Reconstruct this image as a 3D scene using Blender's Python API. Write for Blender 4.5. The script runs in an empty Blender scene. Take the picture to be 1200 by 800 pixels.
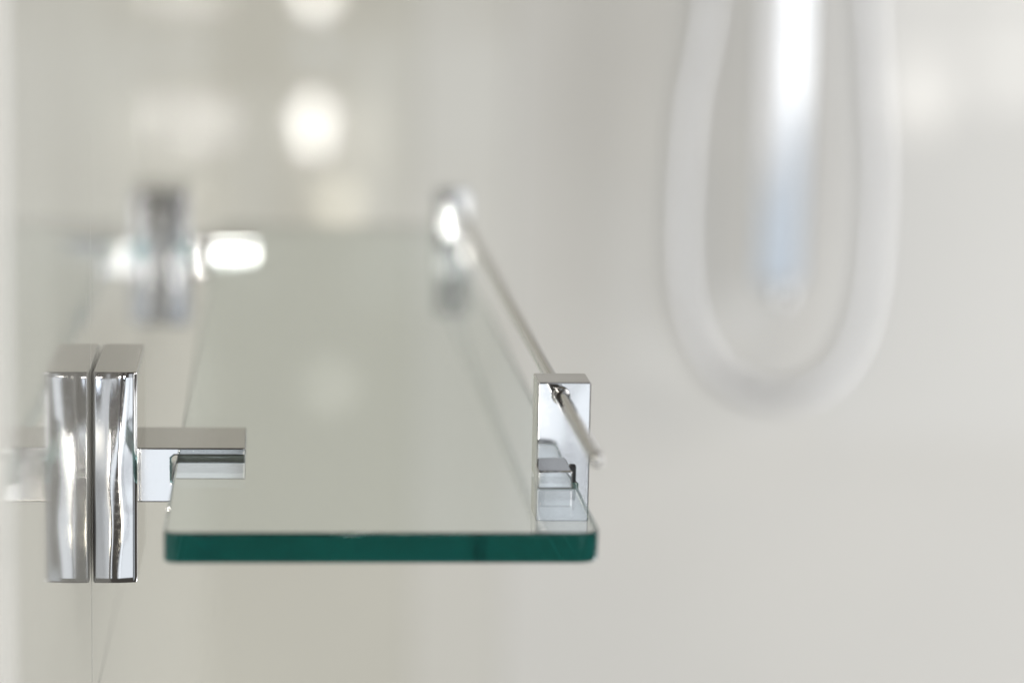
import bpy, bmesh, math, random
from mathutils import Vector, Matrix, noise

random.seed(4)
scene = bpy.context.scene
COL = scene.collection
MM = 0.001

# ------------------------------------------------------------------ camera
def make_camera():
    cd = bpy.data.cameras.new('camera')
    cam = bpy.data.objects.new('camera', cd)
    COL.objects.link(cam)
    f, cx, cy, vx, vy = 3333.0, 600.0, 400.0, 326.0, -130.0   # pixels of the 1200x800 photograph
    fwd = Vector((vx - cx, vy - cy, f)).normalized()          # world +Y seen by the camera
    b = 0.072
    lat = Vector((-((vy - cy) * b + f) / (vx - cx), b, 1.0)).normalized()   # world +X
    up = lat.cross(fwd)                                       # world +Z
    if up.y > 0:
        up = -up
    M = Matrix(((lat.x, fwd.x, up.x), (lat.y, fwd.y, up.y), (lat.z, fwd.z, up.z)))
    right, down, ahead = Vector(M[0]), Vector(M[1]), Vector(M[2])
    R = Matrix((right, -down, -ahead)).transposed()
    cam.matrix_world = Matrix.Translation(Vector((43.44, -667.0, 138.76)) * MM) @ R.to_4x4()
    cd.sensor_width = 36.0
    cd.lens = f / 1200.0 * 36.0
    cd.clip_start, cd.clip_end = 0.02, 60.0
    cd.dof.use_dof = True
    cd.dof.focus_distance = 0.677
    cd.dof.aperture_fstop = 6.2
    scene.camera = cam
make_camera()

# ------------------------------------------------------------------ world, lights, exposure
world = bpy.data.worlds.new('World')
scene.world = world
world.use_nodes = True
world.node_tree.nodes['Background'].inputs[0].default_value = (1.0, 0.93, 0.84, 1)
world.node_tree.nodes['Background'].inputs[1].default_value = 0.10

def area(name, loc, aim, w, h, radiance, color=(1, 1, 1), shape='RECTANGLE'):
    ld = bpy.data.lights.new(name, 'AREA')
    ld.shape = shape
    ld.size = w
    ld.size_y = h
    ld.color = color
    a = w * h * (math.pi / 4 if shape in ('DISK', 'ELLIPSE') else 1)
    ld.energy = radiance * a * math.pi
    o = bpy.data.objects.new(name, ld)
    COL.objects.link(o)
    o.location = loc
    o.rotation_euler = (Vector(aim) - Vector(loc)).to_track_quat('-Z', 'Y').to_euler()
    return o

COOL = (0.85, 0.925, 1.0)
# added fill lights on the right, brightening the back wall
area('side_fill', (1.75, 0.82, 0.25), (0.0, 0.86, 0.0), 0.9, 0.8, 4.6, (0.97, 0.98, 1.0))
area('side_fill', (1.75, 0.82, -1.30), (0.0, 0.86, -0.75), 0.9, 1.36, 6.4, (0.95, 0.975, 1.0))
# wide softer fill, added high to the right in front of the shower
area('far_right_fill', (2.4, -1.2, 0.85), (0.5, 1.3, -0.25), 2.2, 1.4, 4.2, (0.99, 0.985, 0.98))
# added warm fill that tints the wall near the corner
area('warm_fill', (0.35, 0.30, 1.05), (0.10, 1.3, 0.20), 0.3, 0.3, 2.0, (1.0, 0.80, 0.40))
# bright window panes behind the camera, seen only in the chrome
for x, z, w, h, L in ((0.222, -0.455, 0.115, 0.25, 1.7), (0.370, -0.455, 0.165, 0.25, 1.5),
                      (0.222, -0.212, 0.115, 0.22, 1.75), (0.370, -0.212, 0.165, 0.22, 1.75)):
    area('front_window', (x, -1.60, z), (x, 0.0, z), w, h, L, COOL)
area('front_window_upper', (0.33, -1.60, 0.20), (0.33, 0.0, 0.20), 0.17, 0.596, 0.9, COOL)
area('front_window_low', (-0.04, -1.60, -0.39), (-0.04, 0.0, -0.39), 0.12, 0.36, 1.65, COOL)
area('riser_fill', (0.79, -1.60, 0.0), (0.79, 0.0, 0.0), 0.34, 0.64, 0.95, (1.0, 0.99, 0.97))  # added panel, gives the riser its bright strip
area('blue_fill', (1.25, -1.60, -0.25), (1.25, 0.0, -0.25), 0.50, 1.10, 0.85, (0.78, 0.89, 1.0))  # added cool panel for the riser's right facet to mirror
area('blue_fill_low', (0.79, -1.60, -0.57), (0.79, 0.0, -0.57), 0.36, 0.46, 0.65, (0.78, 0.89, 1.0))  # added likewise, for the lower end of the riser
area('trim_light', (-0.16, -0.95, 0.42), (-0.02, -0.216, 0.13), 0.10, 0.10, 60, (1.0, 0.95, 0.86))  # added light that brightens the upper edge trim
# added small lights, mirrored by the glossy back wall as blurred bright spots
for x, z, w, h, L, c in (
        (0.107, -0.035, 0.036, 0.042, 55, (1.0, 0.97, 0.91)),
        (0.103, -0.250, 0.032, 0.080, 55, (1.0, 0.97, 0.91)),
        (0.150, -0.384, 0.055, 0.055, 14, (1.0, 0.93, 0.74)),
        (0.192, -0.270, 0.055, 0.150, 3.0, (1.0, 0.94, 0.78)),
        (0.108, -0.115, 0.042, 0.042, 7.0, (0.75, 0.85, 1.0)),
        (0.112, -0.330, 0.030, 0.030, 7.0, (1.0, 0.94, 0.80)),
        (0.138, 0.700, 0.055, 0.060, 9, (1.0, 0.97, 0.90))):
    area('glint_light', (x, -1.5, z), (x, 0, z), w, h, L, c, 'ELLIPSE')
# right hand window panes, also mirrored by the back wall
for x, z, w, h, L in ((1.13, 0.06, 0.15, 0.16, 2.8), (1.30, 0.06, 0.15, 0.16, 3.2), (1.13, -0.13, 0.15, 0.16, 2.2), (1.30, -0.13, 0.15, 0.16, 2.8)):
    area('pane_light', (x, -1.5, z), (x, 0, z), w, h, L, (1.0, 0.97, 0.92))
area('pane_light', (1.13, -1.49, -0.20), (1.13, 0, -0.2), 0.10, 0.13, 3.6, (1.0, 0.96, 0.88), 'ELLIPSE')

vs = scene.view_settings
vs.view_transform = 'Standard'
vs.look = 'None'
vs.exposure = 0.02
vs.gamma = 1.0
vs.use_curve_mapping = False
cy_ = scene.cycles
cy_.use_denoising = True
cy_.max_bounces = 40
cy_.transmission_bounces = 36
cy_.glossy_bounces = 14
cy_.diffuse_bounces = 4
cy_.transparent_max_bounces = 16
cy_.caustics_reflective = False
cy_.caustics_refractive = False
cy_.sample_clamp_indirect = 0.0
cy_.blur_glossy = 0.0

# ------------------------------------------------------------------ materials
def nodes(name):
    m = bpy.data.materials.new(name)
    m.use_nodes = True
    nt = m.node_tree
    return m, nt, nt.nodes['Principled BSDF']

def chrome(name, wave=0.00012, scale=70, stretch=0.45, rough=0.035, base=(0.53, 0.522, 0.52)):
    m, nt, p = nodes(name)
    p.inputs['Metallic'].default_value = 1.0
    p.inputs['Base Color'].default_value = (*base, 1)
    tc = nt.nodes.new('ShaderNodeTexCoord')
    mp = nt.nodes.new('ShaderNodeMapping')
    mp.inputs['Scale'].default_value = (1, 1, stretch)
    nz = nt.nodes.new('ShaderNodeTexNoise')
    nz.inputs['Scale'].default_value = scale
    nz.inputs['Detail'].default_value = 1.0
    bp = nt.nodes.new('ShaderNodeBump')
    bp.inputs['Strength'].default_value = 1.0
    bp.inputs['Distance'].default_value = wave * 10
    nt.links.new(tc.outputs['Object'], mp.inputs['Vector'])
    nt.links.new(mp.outputs[0], nz.inputs['Vector'])
    nt.links.new(nz.outputs['Fac'], bp.inputs['Height'])
    nt.links.new(bp.outputs[0], p.inputs['Normal'])
    # tiny specks and wiped smears: roughness only
    n2 = nt.nodes.new('ShaderNodeTexNoise')
    n2.inputs['Scale'].default_value = 900
    n2.inputs['Detail'].default_value = 6
    mr = nt.nodes.new('ShaderNodeMapRange')
    mr.inputs[1].default_value, mr.inputs[2].default_value = 0.45, 0.8
    mr.inputs[3].default_value, mr.inputs[4].default_value = rough, rough + 0.05
    nt.links.new(tc.outputs['Object'], n2.inputs['Vector'])
    nt.links.new(n2.outputs['Fac'], mr.inputs[0])
    nt.links.new(mr.outputs[0], p.inputs['Roughness'])
    return m

M_CHROME = chrome('polished_chrome')
M_CHROME_FLAT = chrome('flat_chrome', wave=0.0000015, scale=60, rough=0.03)
M_PLATE = chrome('plate_chrome', wave=0.0000015, scale=60, rough=0.04)
M_POST = chrome('post_chrome', wave=0.00005, scale=42, rough=0.04, stretch=0.7)
M_ROD = chrome('rod_chrome', wave=0.000006, scale=60, rough=0.06, base=(0.50, 0.49, 0.475))

def glass():
    m = bpy.data.materials.new('green_float_glass')
    m.use_nodes = True
    nt = m.node_tree
    nt.nodes.clear()
    out = nt.nodes.new('ShaderNodeOutputMaterial')
    g = nt.nodes.new('ShaderNodeBsdfGlass')
    g.inputs['Color'].default_value = (1, 1, 1, 1)
    g.inputs['Roughness'].default_value = 0.0
    g.inputs['IOR'].default_value = 1.52
    v = nt.nodes.new('ShaderNodeVolumeAbsorption')
    v.inputs['Color'].default_value = (0.10, 0.625, 0.61, 1)
    v.inputs['Density'].default_value = 9.0
    nt.links.new(g.outputs[0], out.inputs['Surface'])
    nt.links.new(v.outputs[0], out.inputs['Volume'])
    return m
M_GLASS = glass()

def ceramic(name, base, var, rough, wave, scale, ior=1.52):
    m, nt, p = nodes(name)
    p.inputs['IOR'].default_value = ior
    p.inputs['Roughness'].default_value = rough
    tc = nt.nodes.new('ShaderNodeTexCoord')
    nz = nt.nodes.new('ShaderNodeTexNoise')
    nz.inputs['Scale'].default_value = 6
    nz.inputs['Detail'].default_value = 5
    ramp = nt.nodes.new('ShaderNodeValToRGB')
    ramp.color_ramp.elements[0].position = 0.3
    ramp.color_ramp.elements[1].position = 0.7
    ramp.color_ramp.elements[0].color = (*[c * (1 - var) for c in base], 1)
    ramp.color_ramp.elements[1].color = (*[min(1, c * (1 + var)) for c in base], 1)
    nt.links.new(tc.outputs['Object'], nz.inputs['Vector'])
    nt.links.new(nz.outputs['Fac'], ramp.inputs['Fac'])
    nt.links.new(ramp.outputs[0], p.inputs['Base Color'])
    n2 = nt.nodes.new('ShaderNodeTexNoise')
    n2.inputs['Scale'].default_value = scale
    n2.inputs['Detail'].default_value = 2
    bp = nt.nodes.new('ShaderNodeBump')
    bp.inputs['Distance'].default_value = wave
    mp = nt.nodes.new('ShaderNodeMapping')
    mp.inputs['Scale'].default_value = (1, 1, 0.25)        # glaze runs: waves stand upright
    nt.links.new(tc.outputs['Object'], mp.inputs['Vector'])
    nt.links.new(mp.outputs[0], n2.inputs['Vector'])
    nt.links.new(n2.outputs['Fac'], bp.inputs['Height'])
    nt.links.new(bp.outputs[0], p.inputs['Normal'])
    return m

M_TILE, M_TILE_WAVY, M_TILE_ROUGH = [ceramic('beige_glazed_tile', (0.53, 0.522, 0.475), 0.03, 0.05, w, 18) for w in (0.00005, 0.0008, 0.0020)]
M_GROUT = ceramic('grout', (0.50, 0.49, 0.44), 0.05, 0.6, 0.0002, 400)
M_TRIM = ceramic('white_trim', (0.85, 0.84, 0.80), 0.02, 0.25, 0.00002, 40)
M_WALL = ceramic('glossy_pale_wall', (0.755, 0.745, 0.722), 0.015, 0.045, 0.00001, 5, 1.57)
M_WALL_FALLOFF_MID = ceramic('glossy_wall_falloff_mid', (0.715, 0.703, 0.662), 0.015, 0.045, 0.00001, 5, 1.57)  # middle step of the light falloff painted on the back wall
M_WALL_FALLOFF = ceramic('glossy_wall_falloff', (0.665, 0.652, 0.593), 0.02, 0.045, 0.00001, 5, 1.57)  # dimmest step of that painted falloff, next to the corner
M_HOSE = chrome('hose_chrome', wave=0.000004, scale=90, rough=0.33, base=(0.64, 0.64, 0.65))
M_HOSE.node_tree.nodes['Principled BSDF'].inputs['Metallic'].default_value = 0.75
M_GAP = ceramic('gap_black', (0.02, 0.02, 0.022), 0.1, 0.5, 0.00002, 300)
M_RISER = chrome('riser_chrome', wave=0.00001, scale=30, rough=0.10, base=(0.86, 0.87, 0.89))

# ------------------------------------------------------------------ helpers
def link(name, bm, mat, parent=None, smooth=True, angle=None, flat=True):
    me = bpy.data.meshes.new(name)
    bmesh.ops.recalc_face_normals(bm, faces=bm.faces)
    bm.to_mesh(me)
    bm.free()
    me.materials.append(mat)
    for p in me.polygons:
        p.use_smooth = smooth
    if smooth and angle is not None:
        me.set_sharp_from_angle(angle=math.radians(angle))
    o = bpy.data.objects.new(name, me)
    COL.objects.link(o)
    if flat:                                  # big faces keep their own normal, only the rounded edges bend
        w = o.modifiers.new('normals', 'WEIGHTED_NORMAL')
        w.mode = 'FACE_AREA'
        w.weight = 100
        w.keep_sharp = True
        w.thresh = 0.0001
    if parent is not None:
        o.parent = parent
    return o

def tag(o, label=None, cat=None, group=None, kind=None):
    if label: o['label'] = label
    if cat: o['category'] = cat
    if group: o['group'] = group
    if kind: o['kind'] = kind
    return o

def empty(name, loc=(0, 0, 0)):
    o = bpy.data.objects.new(name, None)
    COL.objects.link(o)
    o.location = Vector(loc) * MM
    o.empty_display_size = 0.01
    return o

def steps(h, r, n):
    """coordinates -h..h, dense inside the rounded edge r"""
    e = [-h, -h + r * .35, -h + r * .7, -h + r]
    inner = [-(h - r) + 2 * (h - r) * i / n for i in range(1, n)]
    return e + inner + [-x for x in reversed(e)]

def rounded_box(lo, hi, r, n=(6, 6, 6), crown=None):
    """box with rounded edges (mm); crown(p, half) -> offset vector, a gentle polish-made bulge"""
    c = [(a + b) / 2 for a, b in zip(lo, hi)]
    h = [(b - a) / 2 for a, b in zip(lo, hi)]
    bm = bmesh.new()
    S = [steps(h[i], r, n[i]) for i in range(3)]
    def warp(p):
        q = Vector([max(-(h[i] - r), min(h[i] - r, p[i])) for i in range(3)])
        d = Vector(p) - q
        if d.length > 1e-9:
            m = max(abs(x) for x in d)
            q = q + d.normalized() * (m if m < r else r)
        if crown:
            q = q + crown(q, h)
        return (q + Vector(c)) * MM
    for ax in range(3):
        u, v = [(1, 2), (2, 0), (0, 1)][ax]
        for sgn in (-1, 1):
            grid = []
            for a in S[u]:
                row = []
                for b in S[v]:
                    p = [0, 0, 0]
                    p[ax], p[u], p[v] = sgn * h[ax], a, b
                    row.append(bm.verts.new(warp(p)))
                grid.append(row)
            for i in range(len(grid) - 1):
                for j in range(len(grid[0]) - 1):
                    f = (grid[i][j], grid[i + 1][j], grid[i + 1][j + 1], grid[i][j + 1])
                    bm.faces.new(f if sgn > 0 else f[::-1])
    bmesh.ops.remove_doubles(bm, verts=bm.verts, dist=1e-7)
    return bm

def extrude_y(profile, y0, y1, bevel=0.35, seg=3):
    """closed x-z outline (mm) extruded along y, all sharp edges bevelled"""
    bm = bmesh.new()
    a = [bm.verts.new((x * MM, y0 * MM, z * MM)) for x, z in profile]
    b = [bm.verts.new((x * MM, y1 * MM, z * MM)) for x, z in profile]
    bm.faces.new(a)
    bm.faces.new(b[::-1])
    k = len(a)
    for i in range(k):
        bm.faces.new((a[i], a[(i + 1) % k], b[(i + 1) % k], b[i]))
    bmesh.ops.recalc_face_normals(bm, faces=bm.faces)
    if bevel:
        ed = [e for e in bm.edges if len(e.link_faces) == 2 and e.calc_face_angle(0) > 0.6]
        bmesh.ops.bevel(bm, geom=ed, offset=bevel * MM, segments=seg, affect='EDGES', profile=0.6, clamp_overlap=True)
    return bm

def tube(path, radius, seg=16, cap=True, radii=None):
    """tube through points (mm); rounded caps come from radii"""
    bm = bmesh.new()
    P = [Vector(p) * MM for p in path]
    rings = []
    ref = None
    for i, p in enumerate(P):
        t = (P[min(i + 1, len(P) - 1)] - P[max(i - 1, 0)]).normalized()
        if ref is None:
            ref = t.orthogonal().normalized()
        ref = (ref - t * ref.dot(t)).normalized()
        bi = t.cross(ref)
        rr = (radii[i] if radii else radius) * MM
        rings.append([bm.verts.new(p + (ref * math.cos(a) + bi * math.sin(a)) * rr)
                      for a in [2 * math.pi * k / seg for k in range(seg)]])
    for r0, r1 in zip(rings, rings[1:]):
        for k in range(seg):
            bm.faces.new((r0[k], r0[(k + 1) % seg], r1[(k + 1) % seg], r1[k]))
    if cap:
        bm.faces.new(rings[0][::-1])
        bm.faces.new(rings[-1])
    return bm

def smooth_by(o, deg):
    o.data.set_sharp_from_angle(angle=math.radians(deg))

# ------------------------------------------------------------------ tiled wall on the left (plane x = 0)
wall = tag(empty('tiled_wall', (0, -205, -800)), 'glossy beige tiled shower wall that the shelf brackets are screwed to', 'wall')
PY, PZ = 206.5, 206.0
def wall_part(name, lo, hi, mat, r, parent=wall):
    o = link(name, rounded_box(lo, hi, r, n=(1, 1, 1)), mat)
    o.location = Vector(lo) * 0
    o.parent = parent
    o.matrix_parent_inverse = Matrix.Translation(-Vector(parent.location))
    return o
wall_part('grout', (-40, -204, -872), (-0.15, 1300, 974), M_GROUT, 0.2)
tile_mesh = None
rows = range(-4, 5)
cols = range(-1, 7)
for i in cols:
    for j in rows:
        y0, z0 = 1.4 + i * PY, -57.0 + j * PZ
        y1 = min(y0 + PY - 0.4, 1299.0)
        if i == -1:
            y0 = -206.6
        w, hgt = (y1 - y0), PZ - 1.0
        if w < 20:
            continue
        if tile_mesh is None or abs(w - tile_w) > 0.1:
            o = link('tile', rounded_box((-6, -w / 2, -hgt / 2), (0, w / 2, hgt / 2), 0.15, n=(1, 1, 1)), M_TILE)
            if tile_mesh is None:
                tile_mesh, first_tile, tile_w = o.data, o, w
        else:
            o = first_tile.copy()
            COL.objects.link(o)
        o.material_slots[0].link = 'OBJECT'               # glaze waviness differs from tile to tile
        o.material_slots[0].material = M_TILE if i < 1 else M_TILE_WAVY if i == 1 else M_TILE_ROUGH
        o.location = Vector((0, (y0 + y1) / 2, z0 + hgt / 2)) * MM
        o.rotation_euler = (0, random.uniform(-1, 1) * 0.0008, random.uniform(-1, 1) * 0.0006)
        if i == 0 and j in (0, -1):
            o.rotation_euler = (0, 0.0005 * (1 if j else -1), 0.0003)
        o.parent = wall
        o.matrix_parent_inverse = Matrix.Translation(-Vector(wall.location))
wall_part('edge_trim', (-40, -219, -872), (0.4, -207, 974), M_TRIM, 1.5)

# ------------------------------------------------------------------ back wall
bw = tag(empty('back_wall', (0, 1300, -900)), 'glossy pale back wall of the shower behind the hose and riser', 'wall')
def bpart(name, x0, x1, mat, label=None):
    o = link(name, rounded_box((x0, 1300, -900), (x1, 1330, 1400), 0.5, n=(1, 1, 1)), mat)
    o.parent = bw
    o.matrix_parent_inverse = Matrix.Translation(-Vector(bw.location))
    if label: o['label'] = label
bpart('wall_tone_strip', -40, 140, M_WALL_FALLOFF, 'back wall beside the corner, light falloff stepped into its colour')
bpart('wall_tone_strip', 140.5, 205, M_WALL_FALLOFF_MID)  # tones stepped toward the corner: painted light falloff
bpart('wall_tone_strip', 205.5, 2200, M_WALL)

# ------------------------------------------------------------------ glass shelf
def build_shelf():
    x0, x1, y0, y1, z0, z1 = 19.9, 113.5, -73.4, 494.0, -3.40, 3.45
    bm = bmesh.new()
    def corner(cx, cy, r, a0, n=8):
        return [(cx + r * math.cos(math.radians(a0 + 90 * k / n)), cy + r * math.sin(math.radians(a0 + 90 * k / n))) for k in range(n + 1)]
    r = 5.0
    out = corner(x0 + 3, y0 + 3, 3, 180) + corner(x1 - r, y0 + r, r, 270) + corner(x1 - r, y1 - r, r, 0) + corner(x0 + 3, y1 - 3, 3, 90)
    def inset(d):
        res = []
        n = len(out)
        for i in range(n):
            a, b, c = Vector(out[i - 1]), Vector(out[i]), Vector(out[(i + 1) % n])
            n1 = Vector((-(b - a).y, (b - a).x)).normalized()
            n2 = Vector((-(c - b).y, (c - b).x)).normalized()
            nn = (n1 + n2).normalized()
            res.append(b + nn * d)
        return res
    # polished arris: top, round, straight, round, bottom
    levels = [(0.45, z1), (0.22, z1 - 0.07), (0.07, z1 - 0.22), (0.0, z1 - 0.45), (0.0, z0 + 0.5), (0.08, z0 + 0.25), (0.25, z0 + 0.08), (0.5, z0)]
    rings = []
    for d, z in levels:
        lean = 0.11 * (z1 - z)                             # edge ground a touch under square
        rings.append([bm.verts.new((p[0] * MM, (p[1] + (lean if p[1] < 0 else -0.6 * lean)) * MM, z * MM)) for p in inset(d)])
    k = len(out)
    for a, b in zip(rings, rings[1:]):
        for i in range(k):
            bm.faces.new((a[i], b[i], b[(i + 1) % k], a[(i + 1) % k]))
    bm.faces.new(rings[0])
    bm.faces.new(rings[-1][::-1])
    o = link('glass_shelf', bm, M_GLASS)
    smooth_by(o, 20)
    return tag(o, 'long clear glass shelf with dark green edge held between chrome fittings', 'shelf')
build_shelf()

# ------------------------------------------------------------------ shelf brackets
def plate_slope(u):
    """sideways lean of the polished front face across its width, u = 0 at the wall"""
    pts = [(0, -0.12), (0.07, -0.06), (0.34, -0.055), (0.42, 0.024), (0.60, 0.050), (0.66, 0.112), (0.91, 0.165), (0.945, 0.6), (1.0, 0.8)]
    for (a, sa), (b, sb) in zip(pts, pts[1:]):
        if u <= b:
            return sa + (sb - sa) * (u - a) / (b - a)
    return pts[-1][1]
def plate_crown(q, h, k=1.0):
    d = Vector((0, 0, 0))
    if q.y < -h[1] + 0.6:                                  # front face: polished by hand, faintly wavy
        u = max(0.0, min(1.0, (q.x / h[0] + 1) / 2))
        n = 40
        shift = 0.028 * math.sin(q.z * 0.15 + 0.6) + 0.014 * math.sin(q.z * 0.31 + 2.0)   # the buffed bands wander
        g = sum(plate_slope(max(0.0, u * (i + .5) / n + shift * (u * (i + .5) / n < 0.86))) for i in range(n)) * u / n * 2 * h[0]
        z = q.z + 3.0 * math.sin(u * 5)
        g += 0.5 * (0.05 if z > 0 else 0.022) * z * z / 25.0                    # crowned top to bottom as well
        g += 0.05 * noise.noise(Vector((q.x * 0.22, 3.1, q.z * 0.055)))
        d.y = g * 0.9 * k
    return d

def bracket(y, label, k=1.0, yaw=0.0):
    t = tag(empty('shelf_bracket', (0, y, 0)), label, 'bracket', 'chrome brackets on the tiled wall')
    p = link('wall_plate', rounded_box((0.45, 0, -25.6), (10.9, 43.2, 25.4), 0.5, n=(44, 4, 44), crown=lambda q, h: plate_crown(q, h, k)), M_PLATE, t)
    prof = [(10.7, 5.4), (36.4, 5.4), (36.4, 3.5), (19.3, 3.5), (18.6, 2.9), (18.6, -2.9), (19.3, -3.5), (36.4, -3.5), (36.4, -8.0), (10.7, -8.0)]
    a = link('arm', extrude_y(prof, 10, 37, 0.75), M_CHROME_FLAT, t)
    smooth_by(a, 35)
    a.rotation_euler.z = yaw                               # arm screwed on a hair out of square
    return t
bracket(0, 'sharp near chrome bracket gripping the glass shelf with its slotted arm')
bracket(408, 'blurred far chrome bracket near the distant end of the shelf', 2.0, 0.027)

# ------------------------------------------------------------------ guard rail: rod and two posts
rail = tag(empty('guard_rail', (109.5, 0, 3.5)), 'thin chrome guard rail through two posts along the shelf edge', 'rail')
RL = Matrix.Translation(-Vector(rail.location))
def rpart(o, parent=rail):
    o.parent = parent
    o.matrix_parent_inverse = RL
    return o
RX, RZ = 109.5, 24.0
ys = [-96.5, -96.3, -95.9, -95.3, -94.6] + [-94 + i * 6 for i in range(0, 88)]
rr = [0.5, 1.0, 1.35, 1.55, 1.6] + [1.6] * 88
ys = [y for y in ys if y < 424] + [424]
rr = rr[:len(ys)]
rod = rpart(link('rod', tube([(RX, y, RZ) for y in ys], 1.6, 20, radii=rr), M_ROD))
smooth_by(rod, 60)

def post_crown(q, h):
    d = Vector((0, 0, 0))
    if q.y < -h[1] + 0.6:
        u, v = q.x / h[0], q.z / h[2]
        d.y -= 0.05 * (1 - u * u) + 0.02 * math.sin(v * 2.5 + u)
    return d
def post(y, yaw=0.0):
    # post: C profile, gripping the glass edge, with the rod hole above
    prof = [(104.2, 27.0), (116.6, 27.0), (116.6, -11.5), (104.2, -11.5), (104.2, -3.5), (113.2, -3.5), (113.8, -2.9), (113.8, 3.0), (113.2, 3.55), (104.2, 3.55)]
    bm = extrude_y(prof, y, y + 13, 0.7)
    bmesh.ops.rotate(bm, cent=Vector((110.4, y + 6.5, 0)) * MM, matrix=Matrix.Rotation(yaw, 3, 'Z'), verts=bm.verts)
    o = rpart(link('post', bm, M_POST))
    smooth_by(o, 35)
    c = rpart(link('clamp', rounded_box((103.7, y - 8.0, 3.5), (111.8, y + 0.4, 7.7), 0.4, n=(3, 3, 3)), M_CHROME_FLAT))
    rpart(link('dark_gap', rounded_box((111.9, y - 1.2, 3.5), (113.4, y + 0.3, 7.6), 0.3, n=(1, 1, 1)), M_GAP))  # black filler standing in for the dark gap beside the clamp
    col = rpart(link('collar', tube([(RX, y - 1.3, RZ), (RX, y - 1.2, RZ), (RX, y - 0.9, RZ), (RX, y + 0.3, RZ)], 2.3, 24, radii=[1.62, 2.0, 2.15, 2.2]), M_CHROME))
    smooth_by(col, 50)
post(-20)
post(404, -0.012)

# ------------------------------------------------------------------ shower riser and hose in front of the back wall
riser = tag(empty('shower_riser', (386, 1235, -118)), 'blurred upright chrome shower riser tube inside the hose loop', 'shower rail')
def rp(o):
    o.parent = riser
    o.matrix_parent_inverse = Matrix.Translation(-Vector(riser.location))
    return o
rp(link('end_cap', tube([(384, 1235, z) for z in (-133, -132.5, -131, -128.5, -124, -120)], 9, 24, radii=[3, 6, 8.5, 10, 10.5, 10.5]), M_RISER))
def riser_bar():
    bm = bmesh.new()
    prof = [(-16, 1.2), (-15.4, 0.35), (-14, 0.0), (1.0, -0.45), (14, 0.6), (15.4, 1.1), (16, 2.0), (16, 11), (15, 12), (-15, 12), (-16, 11)]
    rings = []
    for z, k in [(-122, 0.80), (-121.4, 0.92), (-120, 0.985), (-118, 1.0), (300, 1.0), (1000, 1.0)]:
        rings.append([bm.verts.new(((384 + x * k) * MM, (1229 + (y - 6) * k + 6) * MM, z * MM)) for x, y in prof])
    k = len(prof)
    for a, b in zip(rings, rings[1:]):
        for i in range(k):
            bm.faces.new((a[i], a[(i + 1) % k], b[(i + 1) % k], b[i]))
    bm.faces.new(rings[0])
    bm.faces.new(rings[-1])
    return bm
bar = rp(link('bar', riser_bar(), M_RISER))
smooth_by(bar, 4)
rp(link('wall_mount', tube([(386, 1238, 640), (386, 1270, 640), (386, 1296, 640), (386, 1299.6, 640)], 9, 24, radii=[9, 9, 9, 14]), M_RISER))

hp = [(352, 420), (338, 220), (327.8, 71), (316.8, 3), (312.9, -71.5), (317.4, -129.5), (335, -171), (360, -190), (383.8, -195), (405, -190), (427, -171), (442, -128), (446, -53), (441, 16), (436, 73), (427, 180), (418, 420)]
def spline(pts, n):
    res = []
    for i in range(len(pts) - 1):
        p0, p1, p2, p3 = [Vector(pts[max(0, min(len(pts) - 1, k))]) for k in (i - 1, i, i + 1, i + 2)]
        seg = max(2, int((p2 - p1).length / n))
        for k in range(seg):
            t = k / seg
            res.append(0.5 * ((2 * p1) + (p2 - p0) * t + (2 * p0 - 5 * p1 + 4 * p2 - p3) * t * t + (3 * p1 - p0 - 3 * p2 + p3) * t ** 3))
    res.append(Vector(pts[-1]))
    return res
path = spline(hp, 1.0)
radii = [7.4 - 0.75 * (0 if (i % 3) else 1) for i in range(len(path))]
hose = link('shower_hose', tube([(p.x, 1232 - 14 * math.sin(i / len(path) * math.pi), p.y) for i, p in enumerate(path)], 7, 16, radii=radii), M_HOSE)
tag(hose, 'pale ribbed metal shower hose hanging in a long U loop', 'hose')
